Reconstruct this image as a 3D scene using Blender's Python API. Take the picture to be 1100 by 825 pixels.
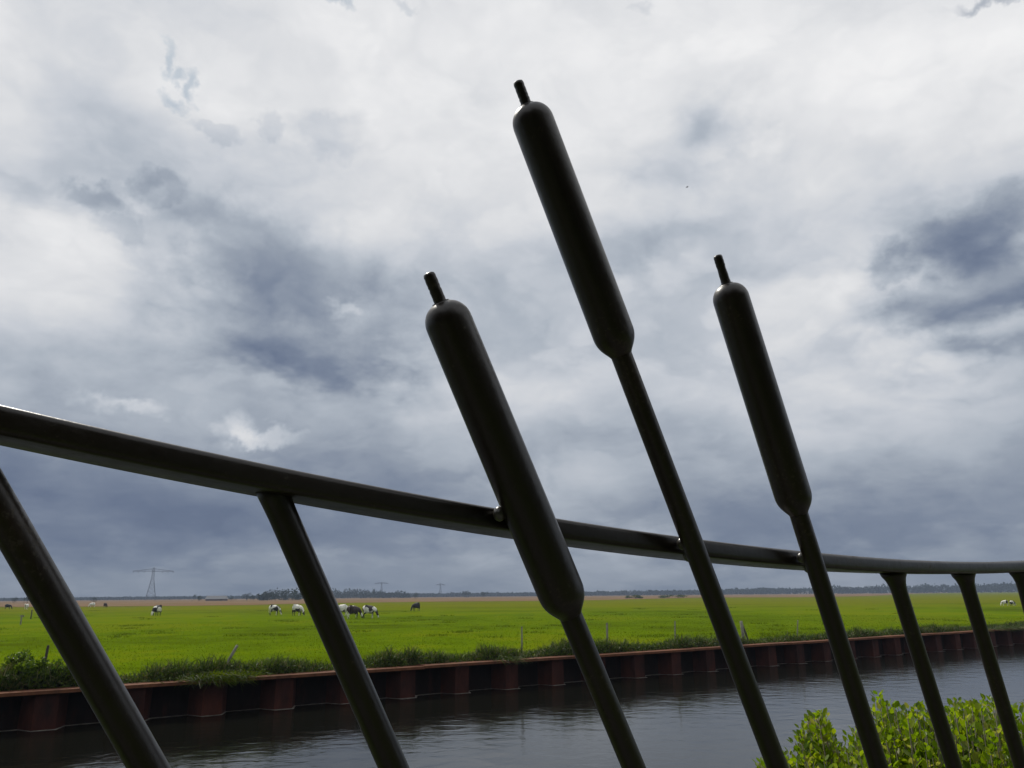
import bpy, bmesh, math, random
import numpy as np
from math import radians, sin, cos, atan, atan2, pi, sqrt
from mathutils import Vector, Matrix

for o in list(bpy.data.objects): bpy.data.objects.remove(o, do_unlink=True)
scene = bpy.context.scene
COL = scene.collection
random.seed(7); RNG = np.random.default_rng(7)

# ------------------------------------------------------------------ camera
F0 = 831.0; PITCH = atan(226.8 / F0); ROLL = .0086; EYE = Vector((0, 0, 3.0))
_c, _s = cos(PITCH), sin(PITCH)
R0 = Vector((1, 0, 0)); U0 = Vector((0, -_s, _c)); FW = Vector((0, _c, _s))
RT = R0 * cos(ROLL) - U0 * sin(ROLL); UP = U0 * cos(ROLL) + R0 * sin(ROLL)
cam_d = bpy.data.cameras.new('camera'); cam = bpy.data.objects.new('camera', cam_d); COL.objects.link(cam)
cam.matrix_world = Matrix(((RT.x, UP.x, -FW.x, EYE.x), (RT.y, UP.y, -FW.y, EYE.y), (RT.z, UP.z, -FW.z, EYE.z), (0, 0, 0, 1)))
cam_d.sensor_width = 36; cam_d.lens = 36 * F0 / 1100; cam_d.clip_start = .02; cam_d.clip_end = 12000
scene.camera = cam

def ray(x, y): return FW + RT * ((x - 550) / F0) + UP * ((412.5 - y) / F0)
def on_z(x, y, z):
    d = ray(x, y); return EYE + d * ((z - EYE.z) / d.z)
def at_dist(x, y, r):
    d = ray(x, y); return EYE + d * (r / sqrt(d.x ** 2 + d.y ** 2))
def azel(x, y):
    d = ray(x, y).normalized(); return atan2(d.x, d.y), math.asin(d.z)

# ------------------------------------------------------------------ sun and sky
SUN_EL, SUN_AZ = radians(50), radians(-32)          # azimuth from +Y towards +X
sd = Vector((sin(SUN_AZ) * cos(SUN_EL), cos(SUN_AZ) * cos(SUN_EL), sin(SUN_EL)))
sun_d = bpy.data.lights.new('sun', 'SUN'); sun_d.energy = 3.0; sun_d.angle = radians(.8); sun_d.color = (1, .95, .86)
sun = bpy.data.objects.new('sun', sun_d); COL.objects.link(sun); sun.location = (0, 0, 60)
sun.rotation_euler = sd.to_track_quat('Z', 'Y').to_euler()

world = bpy.data.worlds.new('World'); scene.world = world; world.use_nodes = True
scene.view_settings.view_transform = 'Standard'; scene.view_settings.look = 'None'
scene.view_settings.exposure = 0; scene.view_settings.gamma = 1
SKY_STRENGTH = .1

class NT:
    """small helper to write node maths"""
    def __init__(s, tree): s.t = tree
    def n(s, kind, **kw):
        nd = s.t.nodes.new(kind)
        for k, v in kw.items(): setattr(nd, k, v)
        return nd
    def put(s, sock, v):
        if isinstance(v, bpy.types.NodeSocket): s.t.links.new(v, sock)
        else: sock.default_value = v
    def m(s, op, a, b=None, c=None, clamp=False):
        nd = s.n('ShaderNodeMath', operation=op); nd.use_clamp = clamp
        s.put(nd.inputs[0], a)
        if b is not None: s.put(nd.inputs[1], b)
        if c is not None: s.put(nd.inputs[2], c)
        return nd.outputs[0]
    def noise(s, vec, scale, detail=4, rough=.5, dist=0, out=0):
        nd = s.n('ShaderNodeTexNoise'); s.put(nd.inputs['Vector'], vec)
        nd.inputs['Scale'].default_value = scale; nd.inputs['Detail'].default_value = detail
        nd.inputs['Roughness'].default_value = rough; nd.inputs['Distortion'].default_value = dist
        return nd.outputs[out]
    def ramp(s, fac, stops, interp='LINEAR'):
        nd = s.n('ShaderNodeValToRGB'); s.put(nd.inputs[0], fac); cr = nd.color_ramp; cr.interpolation = interp
        while len(cr.elements) > 1: cr.elements.remove(cr.elements[-1])
        cr.elements[0].position = stops[0][0]; cr.elements[0].color = stops[0][1]
        for p, c in stops[1:]:
            e = cr.elements.new(p); e.color = c
        return nd.outputs[0]
    def mix(s, fac, a, b, blend='MIX'):
        nd = s.n('ShaderNodeMix', data_type='RGBA', blend_type=blend)
        s.put(nd.inputs[0], fac); s.put(nd.inputs[6], a); s.put(nd.inputs[7], b); return nd.outputs[2]

def g4(r, g=None, b=None): return (r, r if g is None else g, r if b is None else b, 1)

def build_world():
    w = NT(world.node_tree); w.t.nodes.clear()
    out = w.n('ShaderNodeOutputWorld'); bg = w.n('ShaderNodeBackground'); bg.inputs[1].default_value = SKY_STRENGTH
    w.t.links.new(bg.outputs[0], out.inputs[0])
    sky = w.n('ShaderNodeTexSky', sky_type='NISHITA'); sky.sun_disc = False
    sky.sun_elevation = SUN_EL; sky.sun_rotation = SUN_AZ
    tc = w.n('ShaderNodeTexCoord'); D = tc.outputs['Generated']
    sep = w.n('ShaderNodeSeparateXYZ'); w.put(sep.inputs[0], D)
    x, y, z = sep.outputs
    el0 = w.m('ARCSINE', z); az0 = w.m('ARCTAN2', x, y)
    zc = w.m('MAXIMUM', z, 0.0)
    inv = w.m('DIVIDE', 1.0, w.m('ADD', zc, .16))
    cp = w.n('ShaderNodeCombineXYZ'); w.put(cp.inputs[0], w.m('MULTIPLY', x, inv)); w.put(cp.inputs[1], w.m('MULTIPLY', y, inv)); w.put(cp.inputs[2], w.m('MULTIPLY', z, 1.5))
    P = cp.outputs[0]
    # billowing detail: noise in direction space, flattened towards the horizon
    fl = w.n('ShaderNodeCombineXYZ'); w.put(fl.inputs[0], x); w.put(fl.inputs[1], y); w.put(fl.inputs[2], w.m('MULTIPLY', z, 1.7)); Q = fl.outputs[0]
    def shifted(v, off):
        nd = w.n('ShaderNodeVectorMath', operation='ADD'); w.put(nd.inputs[0], v); nd.inputs[1].default_value = off; return nd.outputs[0]
    def warp(v, scale, amp, detail=5):
        nd = w.n('ShaderNodeTexNoise'); w.put(nd.inputs['Vector'], v); nd.inputs['Scale'].default_value = scale; nd.inputs['Detail'].default_value = detail; nd.inputs['Roughness'].default_value = .55
        sb = w.n('ShaderNodeVectorMath', operation='SUBTRACT'); w.put(sb.inputs[0], nd.outputs['Color']); sb.inputs[1].default_value = (.5, .5, .5)
        ma = w.n('ShaderNodeVectorMath', operation='MULTIPLY_ADD'); w.put(ma.inputs[0], sb.outputs[0]); ma.inputs[1].default_value = (amp, amp, amp); w.put(ma.inputs[2], v); return ma.outputs[0]
    def billow(v, scale, detail=4, smooth=.35):
        nd = w.n('ShaderNodeTexVoronoi', feature='F1'); nd.normalize = True; w.put(nd.inputs['Vector'], v)
        nd.inputs['Scale'].default_value = scale; nd.inputs['Detail'].default_value = detail; nd.inputs['Roughness'].default_value = .52; nd.inputs['Lacunarity'].default_value = 2.1
        return nd.outputs['Distance']
    DF = w.n('ShaderNodeCombineXYZ'); w.put(DF.inputs[0], x); w.put(DF.inputs[1], y); w.put(DF.inputs[2], w.m('MULTIPLY', w.m('POWER', zc, .8), 1.75)); DF = DF.outputs[0]
    Dw = warp(DF, 5.0, .16)
    bl1 = billow(Dw, 7.0, 3)
    n1 = w.noise(shifted(DF, (1.3, 7.7, 2.1)), 7.0, 6, .55)
    n2 = w.noise(shifted(DF, (5.2, 1.7, 3.3)), 7.0, 6, .55)
    az = w.m('ADD', az0, w.m('MULTIPLY', w.m('SUBTRACT', n1, .5), .30))
    el = w.m('ADD', el0, w.m('ADD', w.m('MULTIPLY', w.m('SUBTRACT', n2, .5), .14), w.m('MULTIPLY', w.m('SUBTRACT', bl1, .30), .10)))
    nh1 = w.noise(shifted(D, (4.3, .7, 8.1)), 24, 5, .6); nh2 = w.noise(shifted(D, (.2, 6.7, 5.3)), 24, 5, .6)
    azf = w.m('MULTIPLY_ADD', w.m('SUBTRACT', nh1, .5), .075, az0); elf = w.m('MULTIPLY_ADD', w.m('SUBTRACT', nh2, .5), .075, el0)
    elb = w.m('MULTIPLY_ADD', w.m('SUBTRACT', n2, .5), .10, el0)
    eld = w.m('DIVIDE', elb, radians(90), clamp=True)
    base = w.ramp(eld, [(0, g4(.44)), (.03, g4(.45)), (.08, g4(.48)), (.13, g4(.57)), (.19, g4(.64)), (.26, g4(.72)), (.34, g4(.81)), (.43, g4(.85)), (.7, g4(.8)), (1, g4(.7))])
    acc = base
    # x, y (photo), radii in px, weight: + lighter, - darker
    blobs = [
        (322, 380, 105, 32, -.30), (290, 300, 140, 80, -.20), (390, 330, 60, 40, -.08), (250, 215, 120, 50, -.09), (330, 160, 70, 30, -.05),
        (30, 540, 190, 60, -.24), (290, 580, 190, 40, -.11), (60, 440, 90, 40, -.08), (330, 470, 160, 40, -.07),
        (1030, 240, 90, 36, -.32), (1060, 320, 110, 22, -.28), (1060, 386, 80, 16, -.32), (960, 200, 60, 60, -.05),
        (775, 124, 66, 34, -.34), (700, 185, 50, 26, -.14), (720, 262, 110, 26, -.20), (830, 290, 60, 26, -.12),
        (560, 300, 90, 50, -.08), (60, 135, 90, 50, -.13), (110, 60, 100, 30, -.05),
        (120, 335, 140, 40, .17), (260, 110, 130, 45, .10), (60, 270, 80, 36, .12), (20, 60, 50, 50, .08),
        (500, 110, 120, 60, .03), (700, 60, 160, 60, .02), (560, 400, 170, 22, .06), (440, 425, 200, 22, .07), (480, 360, 60, 50, .05),
        (640, 420, 120, 60, .04), (890, 410, 130, 50, .15), (910, 310, 50, 40, .15), (980, 470, 130, 40, .07), (1000, 130, 90, 60, .02),
        (900, 555, 280, 34, -.13), (640, 520, 120, 30, .05), (560, 600, 220, 22, .10), (800, 615, 250, 12, .06),
    ]
    def blob(px, py, rx, ry, wt, A=None, E=None, pw=1.0):
        a0, e0 = azel(px, py)
        k = F0 * 1.0
        q = w.m('ADD', w.m('POWER', w.m('MULTIPLY', w.m('SUBTRACT', A or az, a0), k / rx), 2.0), w.m('POWER', w.m('MULTIPLY', w.m('SUBTRACT', E or el, e0), k / ry), 2.0))
        return w.m('MULTIPLY', w.m('EXPONENT', w.m('MULTIPLY', q, -pw)), wt)
    for b in blobs: acc = w.m('ADD', acc, blob(*b))
    # large soft billows and smaller puffs
    nb = w.noise(P, 1.3, 7, .5, .2); acc = w.m('ADD', acc, w.m('MULTIPLY', w.m('SUBTRACT', nb, .5), .16))
    puff = w.ramp(bl1, [(.08, g4(1)), (.24, g4(.72)), (.38, g4(.36)), (.55, g4(0))], 'EASE')
    acc = w.m('ADD', acc, w.m('MULTIPLY', w.m('SUBTRACT', puff, .5), .19))
    npf = w.noise(shifted(Dw, (9.1, 4.4, 6.6)), 4.2, 6, .55)
    acc = w.m('ADD', acc, w.m('MULTIPLY', w.m('SUBTRACT', npf, .5), .50))
    # streaks stretched along the horizon
    st = w.n('ShaderNodeCombineXYZ'); w.put(st.inputs[0], w.m('MULTIPLY', az0, 3.0)); w.put(st.inputs[1], w.m('MULTIPLY', el0, 14.0))
    ns = w.noise(st.outputs[0], 1.3, 6, .6, .3); acc = w.m('ADD', acc, w.m('MULTIPLY', w.m('MULTIPLY', w.m('SUBTRACT', ns, .5), .26), w.m('SUBTRACT', 1.0, w.m('MULTIPLY', el0, 2.6, clamp=True))))
    # small bright cumulus heads with crisper tops
    nf = w.noise(D, 15, 6, .6)
    for (px, py, rx, ry, wt) in [(256, 462, 22, 18, .20), (285, 470, 36, 9, .17), (105, 428, 36, 8, .09), (135, 440, 34, 10, .14), (372, 332, 24, 8, .14), (196, 252, 34, 16, .09), (150, 210, 22, 10, .08)]:
        v = blob(px, py, rx, ry, 1.0, azf, elf)
        v = w.m('MINIMUM', w.m('MULTIPLY', w.m('MAXIMUM', w.m('SUBTRACT', v, .22), 0.0), 1.5), 1.0)
        acc = w.m('ADD', acc, w.m('MULTIPLY', v, wt))
    # nearer grey scud with cauliflower edges
    nc = w.noise(shifted(Q, (2.2, 8.8, 1.1)), 9, 8, .6)
    for grp, lo, wt in [([(240, 262, 110, 52), (105, 212, 30, 16), (132, 240, 34, 20), (178, 206, 34, 20), (330, 300, 90, 60)], .46, -.13), ([(228, 136, 42, 10), (290, 138, 14, 14), (350, 142, 60, 26)], .46, -.10), ([(1010, 330, 75, 34), (960, 285, 30, 24), (1080, 300, 60, 40)], .46, -.13), ([(1040, 250, 60, 30), (1090, 220, 40, 30)], .46, -.11)]:
        v = None
        for (px, py, rx, ry) in grp:
            q = blob(px, py, rx, ry, 1.0, azf, elf); v = q if v is None else w.m('MAXIMUM', v, q)
        v = w.m('MINIMUM', w.m('MULTIPLY', w.m('MAXIMUM', w.m('SUBTRACT', v, .36), 0.0), 2.6), 1.0)
        acc = w.m('ADD', acc, w.m('MULTIPLY', v, wt))
    colr = w.ramp(acc, [(0, (.085, .115, .18, 1)), (.2, (.130, .168, .255, 1)), (.33, (.20, .242, .325, 1)), (.45, (.305, .348, .42, 1)), (.58, (.435, .480, .545, 1)), (.7, (.58, .612, .665, 1)), (.82, (.722, .735, .76, 1)), (1, (.90, .90, .905, 1))])
    cl = w.n('ShaderNodeVectorMath', operation='SCALE'); w.put(cl.inputs[0], colr); cl.inputs['Scale'].default_value = 1 / SKY_STRENGTH
    # blue gaps
    nh = w.noise(D, 11, 7, .65)
    gaps = None
    for (px, py, rx, ry, wt) in [(182, 62, 7, 22, 1), (192, 82, 14, 9, 1), (206, 96, 8, 13, 1), (186, 110, 14, 8, .9), (430, 12, 24, 7, .6), (365, 1, 26, 7, .9), (690, 10, 22, 10, .5), (1055, 0, 44, 7, .8)]:
        v = blob(px, py, rx, ry, wt, azf, elf); gaps = v if gaps is None else w.m('MAXIMUM', gaps, v)
    gaps = w.m('MULTIPLY', w.m('SUBTRACT', gaps, .28), 1.5, clamp=True)
    gaps = w.m('MULTIPLY', gaps, .62)
    dim = w.n('ShaderNodeVectorMath', operation='MULTIPLY'); w.put(dim.inputs[0], sky.outputs[0]); dim.inputs[1].default_value = (.50, .60, .62)
    w.put(bg.inputs[0], w.mix(gaps, cl.outputs[0], dim.outputs[0]))
build_world()

# ------------------------------------------------------------------ helpers
def obj(name, me, mat=None, parent=None):
    o = bpy.data.objects.new(name, me); COL.objects.link(o)
    if mat and not me.materials: me.materials.append(mat)
    if parent: o.parent = parent
    return o
def tag(o, label=None, cat=None, group=None, kind=None):
    if label: o['label'] = label
    if cat: o['category'] = cat
    if group: o['group'] = group
    if kind: o['kind'] = kind
    return o
def empty(name, loc=(0, 0, 0), rz=0):
    o = bpy.data.objects.new(name, None); COL.objects.link(o); o.location = loc; o.rotation_euler = (0, 0, rz); o.empty_display_size = .1; return o
def np_mesh(name, V, Fc, smooth=False):
    V = np.asarray(V, np.float32); Fc = np.asarray(Fc, np.int32); k = Fc.shape[1]
    me = bpy.data.meshes.new(name); me.vertices.add(len(V)); me.vertices.foreach_set('co', V.ravel())
    me.loops.add(Fc.size); me.loops.foreach_set('vertex_index', Fc.ravel())
    me.polygons.add(len(Fc)); me.polygons.foreach_set('loop_start', np.arange(0, Fc.size, k, dtype=np.int32))
    me.polygons.foreach_set('loop_total', np.full(len(Fc), k, np.int32))
    if smooth: me.polygons.foreach_set('use_smooth', np.ones(len(Fc), bool))
    me.update(calc_edges=True); me.validate(); return me
class MB:
    def __init__(s): s.v = []; s.f = []
    def add(s, V, Fc):
        n = len(s.v); s.v += [tuple(p) for p in V]; s.f += [tuple(i + n for i in f) for f in Fc]
    def box(s, c, d, M=None):
        cx, cy, cz = c; dx, dy, dz = [q / 2 for q in d]
        V = [Vector((cx + a * dx, cy + b * dy, cz + e * dz)) for a in (-1, 1) for b in (-1, 1) for e in (-1, 1)]
        if M: V = [M @ v for v in V]
        s.add(V, [(0, 1, 3, 2), (4, 6, 7, 5), (0, 4, 5, 1), (2, 3, 7, 6), (0, 2, 6, 4), (1, 5, 7, 3)])
    def tube(s, pts, rad, seg=16, caps=True):
        pts = [Vector(p) for p in pts]; n = len(pts)
        if not hasattr(rad, '__len__'): rad = [rad] * n
        up = None; V = []
        for i, p in enumerate(pts):
            t = (pts[min(i + 1, n - 1)] - pts[max(i - 1, 0)]).normalized()
            if up is None: up = t.orthogonal().normalized()
            a = (up - t * up.dot(t)).normalized(); up = a; b = t.cross(a)
            V += [p + (a * cos(2 * pi * j / seg) + b * sin(2 * pi * j / seg)) * rad[i] for j in range(seg)]
        Fc = [(i * seg + j, i * seg + (j + 1) % seg, (i + 1) * seg + (j + 1) % seg, (i + 1) * seg + j) for i in range(n - 1) for j in range(seg)]
        if caps: Fc += [tuple(range(seg - 1, -1, -1)), tuple(range((n - 1) * seg, n * seg))]
        s.add(V, Fc)
    def bar(s, a, b, r, seg=4): s.tube([a, b], r, seg)
    def sphere(s, c, r, sc=(1, 1, 1), seg=12, M=None):
        V = []; Fc = []
        for i in range(seg // 2 + 1):
            ph = pi * i / (seg // 2)
            for j in range(seg):
                v = Vector((sin(ph) * cos(2 * pi * j / seg) * sc[0], sin(ph) * sin(2 * pi * j / seg) * sc[1], cos(ph) * sc[2])) * r
                if M: v = M @ v
                V.append(Vector(c) + v)
        for i in range(seg // 2):
            for j in range(seg): Fc.append((i * seg + j, (i + 1) * seg + j, (i + 1) * seg + (j + 1) % seg, i * seg + (j + 1) % seg))
        s.add(V, Fc)
    def mesh(s, name, smooth=False):
        me = bpy.data.meshes.new(name); me.from_pydata(s.v, [], s.f)
        if smooth: me.polygons.foreach_set('use_smooth', [True] * len(me.polygons))
        me.update(); return me
    def build(s, name, mat, parent=None, smooth=False): return obj(name, s.mesh(name, smooth), mat, parent)

def material(name, fn):
    m = bpy.data.materials.new(name); m.use_nodes = True; t = NT(m.node_tree)
    b = m.node_tree.nodes['Principled BSDF']; fn(t, b); return m
def ocoord(t): return t.n('ShaderNodeTexCoord').outputs['Object']
def bump(t, b, h, strength, dist=.01):
    n = t.n('ShaderNodeBump'); n.inputs['Strength'].default_value = strength; n.inputs['Distance'].default_value = dist
    t.put(n.inputs['Height'], h); t.put(b.inputs['Normal'], n.outputs[0])

def m_iron(t, b):
    c = ocoord(t); n = t.noise(c, 60, 6, .65); n2 = t.noise(c, 9, 4); nd_ = t.noise(c, 260, 3, .7)
    col = t.ramp(n2, [(.3, (.011, .0066, .0040, 1)), (.6, (.0155, .0098, .0056, 1)), (.75, (.026, .015, .008, 1))])
    dust = t.ramp(t.m('MULTIPLY', nd_, t.m('ADD', n2, .45)), [(.60, g4(0)), (.72, g4(1))])
    col = t.mix(t.m('MULTIPLY', dust, .55), col, (.075, .06, .04, 1))
    t.put(b.inputs['Base Color'], col); t.put(b.inputs['Roughness'], t.m('ADD', t.m('MULTIPLY_ADD', n, .28, .20), t.m('MULTIPLY', dust, .3)))
    b.inputs['Specular IOR Level'].default_value = .55
    bump(t, b, t.noise(c, 130, 5, .6), .16, .002)
IRON = material('dark_painted_steel', m_iron)
def m_weld(t, b):
    c = ocoord(t); b.inputs['Base Color'].default_value = (.06, .055, .045, 1); b.inputs['Roughness'].default_value = .28
    b.inputs['Specular IOR Level'].default_value = .9; bump(t, b, t.noise(c, 300, 3), .3, .002)
WELD = material('painted_weld', m_weld)
def m_rust(dark):
    def f(t, b):
        c = ocoord(t); mp = t.n('ShaderNodeMapping'); t.put(mp.inputs[0], c); mp.inputs['Scale'].default_value = (1, 1, .35); n = t.noise(mp.outputs[0], 3, 8, .7); n2 = t.noise(c, .8, 4)
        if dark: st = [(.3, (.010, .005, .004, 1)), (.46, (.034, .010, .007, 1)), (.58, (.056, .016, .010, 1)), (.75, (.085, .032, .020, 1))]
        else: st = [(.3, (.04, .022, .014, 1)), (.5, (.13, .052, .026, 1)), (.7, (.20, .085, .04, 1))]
        col = t.ramp(t.m('ADD', t.m('MULTIPLY', n, .6), t.m('MULTIPLY', n2, .4)), st)
        t.put(b.inputs['Base Color'], col); b.inputs['Roughness'].default_value = .85; b.inputs['Specular IOR Level'].default_value = .2
        bump(t, b, n, .5, .03)
    return f
# --
RUST_D = material('rusty_sheet_steel', m_rust(True)); RUST_L = material('rusty_capping', m_rust(False))
def m_recess_shade(t, b):
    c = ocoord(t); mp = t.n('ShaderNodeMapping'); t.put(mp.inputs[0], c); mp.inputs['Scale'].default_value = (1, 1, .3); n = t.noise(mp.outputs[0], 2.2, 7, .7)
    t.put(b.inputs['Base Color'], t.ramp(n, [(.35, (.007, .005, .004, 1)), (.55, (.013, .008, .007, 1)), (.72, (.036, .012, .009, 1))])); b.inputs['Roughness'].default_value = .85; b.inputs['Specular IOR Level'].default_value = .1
RECESS_SHADE = material('recess_shade_sheet_steel', m_recess_shade)  # rusty steel darkened in its colour to stand for shade in the recesses
def leafmat(name, cols, rough=.5, trans=.35, spec=.3):
    def f(t, b):
        g = t.n('ShaderNodeNewGeometry'); r = g.outputs['Random Per Island']
        k = len(cols); t.put(b.inputs['Base Color'], t.ramp(r, [((i + .5) / k, (*c, 1)) for i, c in enumerate(cols)]))
        b.inputs['Roughness'].default_value = rough; b.inputs['Specular IOR Level'].default_value = spec
        tr = t.n('ShaderNodeBsdfTranslucent'); mul = t.mix(1.0, t.ramp(r, [((i + .5) / k, (*c, 1)) for i, c in enumerate(cols)]), (1.35, 1.35, .8, 1), 'MULTIPLY')
        t.put(tr.inputs[0], mul)
        mx = t.n('ShaderNodeMixShader'); mx.inputs[0].default_value = trans
        t.t.links.new(b.outputs[0], mx.inputs[1]); t.t.links.new(tr.outputs[0], mx.inputs[2])
        t.t.links.new(mx.outputs[0], t.t.nodes['Material Output'].inputs[0])
    return material(name, f)
SHRUB = leafmat('bright_shrub_leaf', [(.08, .14, .005), (.14, .23, .005), (.20, .29, .007), (.24, .31, .009), (.17, .26, .007), (.11, .19, .005), (.27, .28, .06)], .38, .58)
WEED = leafmat('bank_weed', [(.018, .035, .006), (.035, .065, .006), (.06, .10, .006), (.075, .115, .008), (.03, .05, .008), (.12, .11, .05)], .6, .3)
BLADE = leafmat('grass_blade', [(.062, .094, .002), (.076, .116, .002), (.090, .130, .003), (.100, .122, .007), (.070, .104, .002)], .9, .5, .0)
TREE = leafmat('tree_leaf', [(.02, .035, .012), (.03, .05, .015), (.045, .065, .02)], .6, .2)
FAR = leafmat('far_tree_leaf', [(.02, .032, .016), (.028, .042, .018), (.035, .045, .022)], .8, .1, .0)
def m_bark(t, b):
    c = ocoord(t); t.put(b.inputs['Base Color'], t.ramp(t.noise(c, 8, 6, .6), [(.3, (.03, .022, .015, 1)), (.7, (.10, .08, .055, 1))])); b.inputs['Roughness'].default_value = .9
BARK = material('bark', m_bark)
TWIG = material('green_twig', lambda t, b: t.put(b.inputs['Base Color'], t.ramp(t.noise(ocoord(t), 5, 3), [(.35, (.05, .07, .02, 1)), (.65, (.13, .10, .05, 1))])))
def m_stake(t, b):
    c = ocoord(t); t.put(b.inputs['Base Color'], t.ramp(t.noise(c, 6, 6, .6), [(.3, (.10, .095, .08, 1)), (.7, (.28, .27, .22, 1))])); b.inputs['Roughness'].default_value = .9
STAKE = material('weathered_wood', m_stake)
def m_stake2(t, b):
    c = ocoord(t); t.put(b.inputs['Base Color'], t.ramp(t.noise(c, 6, 6, .6), [(.3, (.025, .022, .018, 1)), (.7, (.07, .06, .045, 1))])); b.inputs['Roughness'].default_value = .9
STAKE_D = material('dark_wood', m_stake2)
def m_field(t, b):
    c = ocoord(t)
    n1 = t.noise(c, .035, 5, .55); n2 = t.noise(c, .35, 6, .6); n3 = t.noise(c, 3.5, 5, .65)
    a = t.m('ADD', t.m('ADD', t.m('MULTIPLY', n1, .62), t.m('MULTIPLY', n2, .30)), t.m('MULTIPLY', n3, .12))
    col = t.ramp(a, [(.41, (.054, .078, .002, 1)), (.47, (.070, .108, .002, 1)), (.52, (.086, .136, .002, 1)), (.58, (.110, .142, .003, 1))])
    # the sward yellows away from the canal
    sp = t.n('ShaderNodeSeparateXYZ'); t.put(sp.inputs[0], c)
    far = t.m('MULTIPLY', t.m('SUBTRACT', t.m('ADD', sp.outputs[1], t.m('MULTIPLY', n1, 60)), 130), .012, clamp=True)
    col = t.mix(t.m('MULTIPLY', far, .75), col, (.120, .125, .004, 1))
    t.put(b.inputs['Base Color'], col); b.inputs['Roughness'].default_value = 1; b.inputs['Specular IOR Level'].default_value = 0
    bump(t, b, t.m('ADD', n3, n2), .6, .08)
FIELD = material('meadow_grass', m_field)
def m_sand(t, b):
    c = ocoord(t); n = t.noise(c, .03, 6, .6)
    t.put(b.inputs['Base Color'], t.ramp(n, [(.3, (.115, .095, .035, 1)), (.5, (.18, .115, .065, 1)), (.7, (.20, .145, .085, 1))])); b.inputs['Roughness'].default_value = 1; b.inputs['Specular IOR Level'].default_value = 0
SAND = material('dry_stubble', m_sand)
def m_near(t, b):
    c = ocoord(t); n = t.noise(c, 5, 6, .6)
    t.put(b.inputs['Base Color'], t.ramp(n, [(.3, (.03, .05, .01, 1)), (.6, (.06, .09, .015, 1)), (.8, (.11, .10, .05, 1))])); b.inputs['Roughness'].default_value = 1; bump(t, b, n, .8, .05)
NEAR = material('near_bank_grass', m_near)
def m_path(t, b):
    c = ocoord(t); n = t.noise(c, 120, 4, .7); n2 = t.noise(c, 2, 4)
    t.put(b.inputs['Base Color'], t.ramp(t.m('ADD', t.m('MULTIPLY', n, .6), t.m('MULTIPLY', n2, .4)), [(.3, (.05, .047, .043, 1)), (.7, (.12, .115, .105, 1))])); b.inputs['Roughness'].default_value = .9; bump(t, b, n, .4, .004)
PATH = material('asphalt_path', m_path)
def m_water(t, b):
    c = ocoord(t)
    mp = t.n('ShaderNodeMapping'); t.put(mp.inputs[0], c); mp.inputs['Rotation'].default_value = (0, 0, radians(-20)); mp.inputs['Scale'].default_value = (1, 1.25, 1)
    n1 = t.noise(mp.outputs[0], 1.5, 3, .5, .5); n2 = t.noise(mp.outputs[0], 6.5, 4, .6, .3); n3 = t.noise(mp.outputs[0], .16, 3, .5)
    b.inputs['Base Color'].default_value = (.006, .006, .004, 1); b.inputs['Roughness'].default_value = .085
    b.inputs['IOR'].default_value = 1.33; b.inputs['Specular IOR Level'].default_value = .5
    h = t.m('ADD', t.m('MULTIPLY', n1, .75), t.m('MULTIPLY', n2, t.m('MULTIPLY', n3, .24)))
    bump(t, b, h, .10, .16)
WATER = material('canal_water', m_water)
def m_foam(t, b):
    c = ocoord(t); n = t.noise(c, 6, 5); t.put(b.inputs['Base Color'], t.ramp(n, [(.3, (.06, .055, .045, 1)), (.7, (.22, .20, .17, 1))])); b.inputs['Roughness'].default_value = .8
FOAM = material('scum', m_foam)
def m_flat(col, rough=.8):
    def f(t, b):
        c = ocoord(t); n = t.noise(c, 1.5, 4)
        t.put(b.inputs['Base Color'], t.mix(t.m('MULTIPLY', n, .5), (*col, 1), (*[q * .6 for q in col], 1))); b.inputs['Roughness'].default_value = rough
    return f
GALV = material('galvanised_lattice', m_flat((.10, .11, .12), .6)); ROOF = material('grey_roof', m_flat((.045, .05, .06))); WALLW = material('pale_wall', m_flat((.6, .58, .54))); WALLB = material('brick_wall', m_flat((.13, .08, .06)))
BIRD = material('dark_plumage', m_flat((.02, .02, .02)))
def m_cow(t, b):
    oi = t.n('ShaderNodeObjectInfo'); c = ocoord(t); sc = t.n('ShaderNodeSeparateColor'); t.put(sc.inputs[0], oi.outputs['Color'])
    v = t.n('ShaderNodeVectorMath', operation='ADD'); t.put(v.inputs[0], c)
    cb = t.n('ShaderNodeCombineXYZ'); t.put(cb.inputs[0], t.m('MULTIPLY', sc.outputs[1], 40)); t.put(v.inputs[1], cb.outputs[0])
    n = t.noise(v.outputs[0], 1.25, 1.5, .4)
    k = t.m('MULTIPLY', t.m('SUBTRACT', n, sc.outputs[0]), 40, clamp=True)
    dark = t.mix(sc.outputs[2], (.012, .011, .011, 1), (.045, .016, .010, 1))
    t.put(b.inputs['Base Color'], t.mix(k, (.72, .70, .64, 1), dark)); b.inputs['Roughness'].default_value = .7
COW = material('cow_hide', m_cow)

# ------------------------------------------------------------------ canal geometry
CD = Vector((.82709, .56206, 0)); CN = Vector((-.56206, .82709, 0))      # along the canal, across to the far side
WALL = 22.73
def cz(t, p, z): v = CD * t + CN * p; return Vector((v.x, v.y, z))
FZ = .68       # meadow level
def wall_t(x, y=700):
    d = ray(x, y); k = WALL / d.dot(CN); return d.dot(CD) * k

def sheet(name, pts, mat, **kw):
    me = bpy.data.meshes.new(name); me.from_pydata([tuple(p) for p in pts], [], [tuple(range(len(pts)))]); me.update()
    if me.polygons[0].normal.z < 0: me.flip_normals()
    o = obj(name, me, mat); tag(o, kind='structure', **kw); return o
sheet('water', [cz(-600, -8, 0), cz(2600, -8, 0), cz(2600, WALL + .55, 0), cz(-600, WALL + .55, 0)], WATER)
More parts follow.
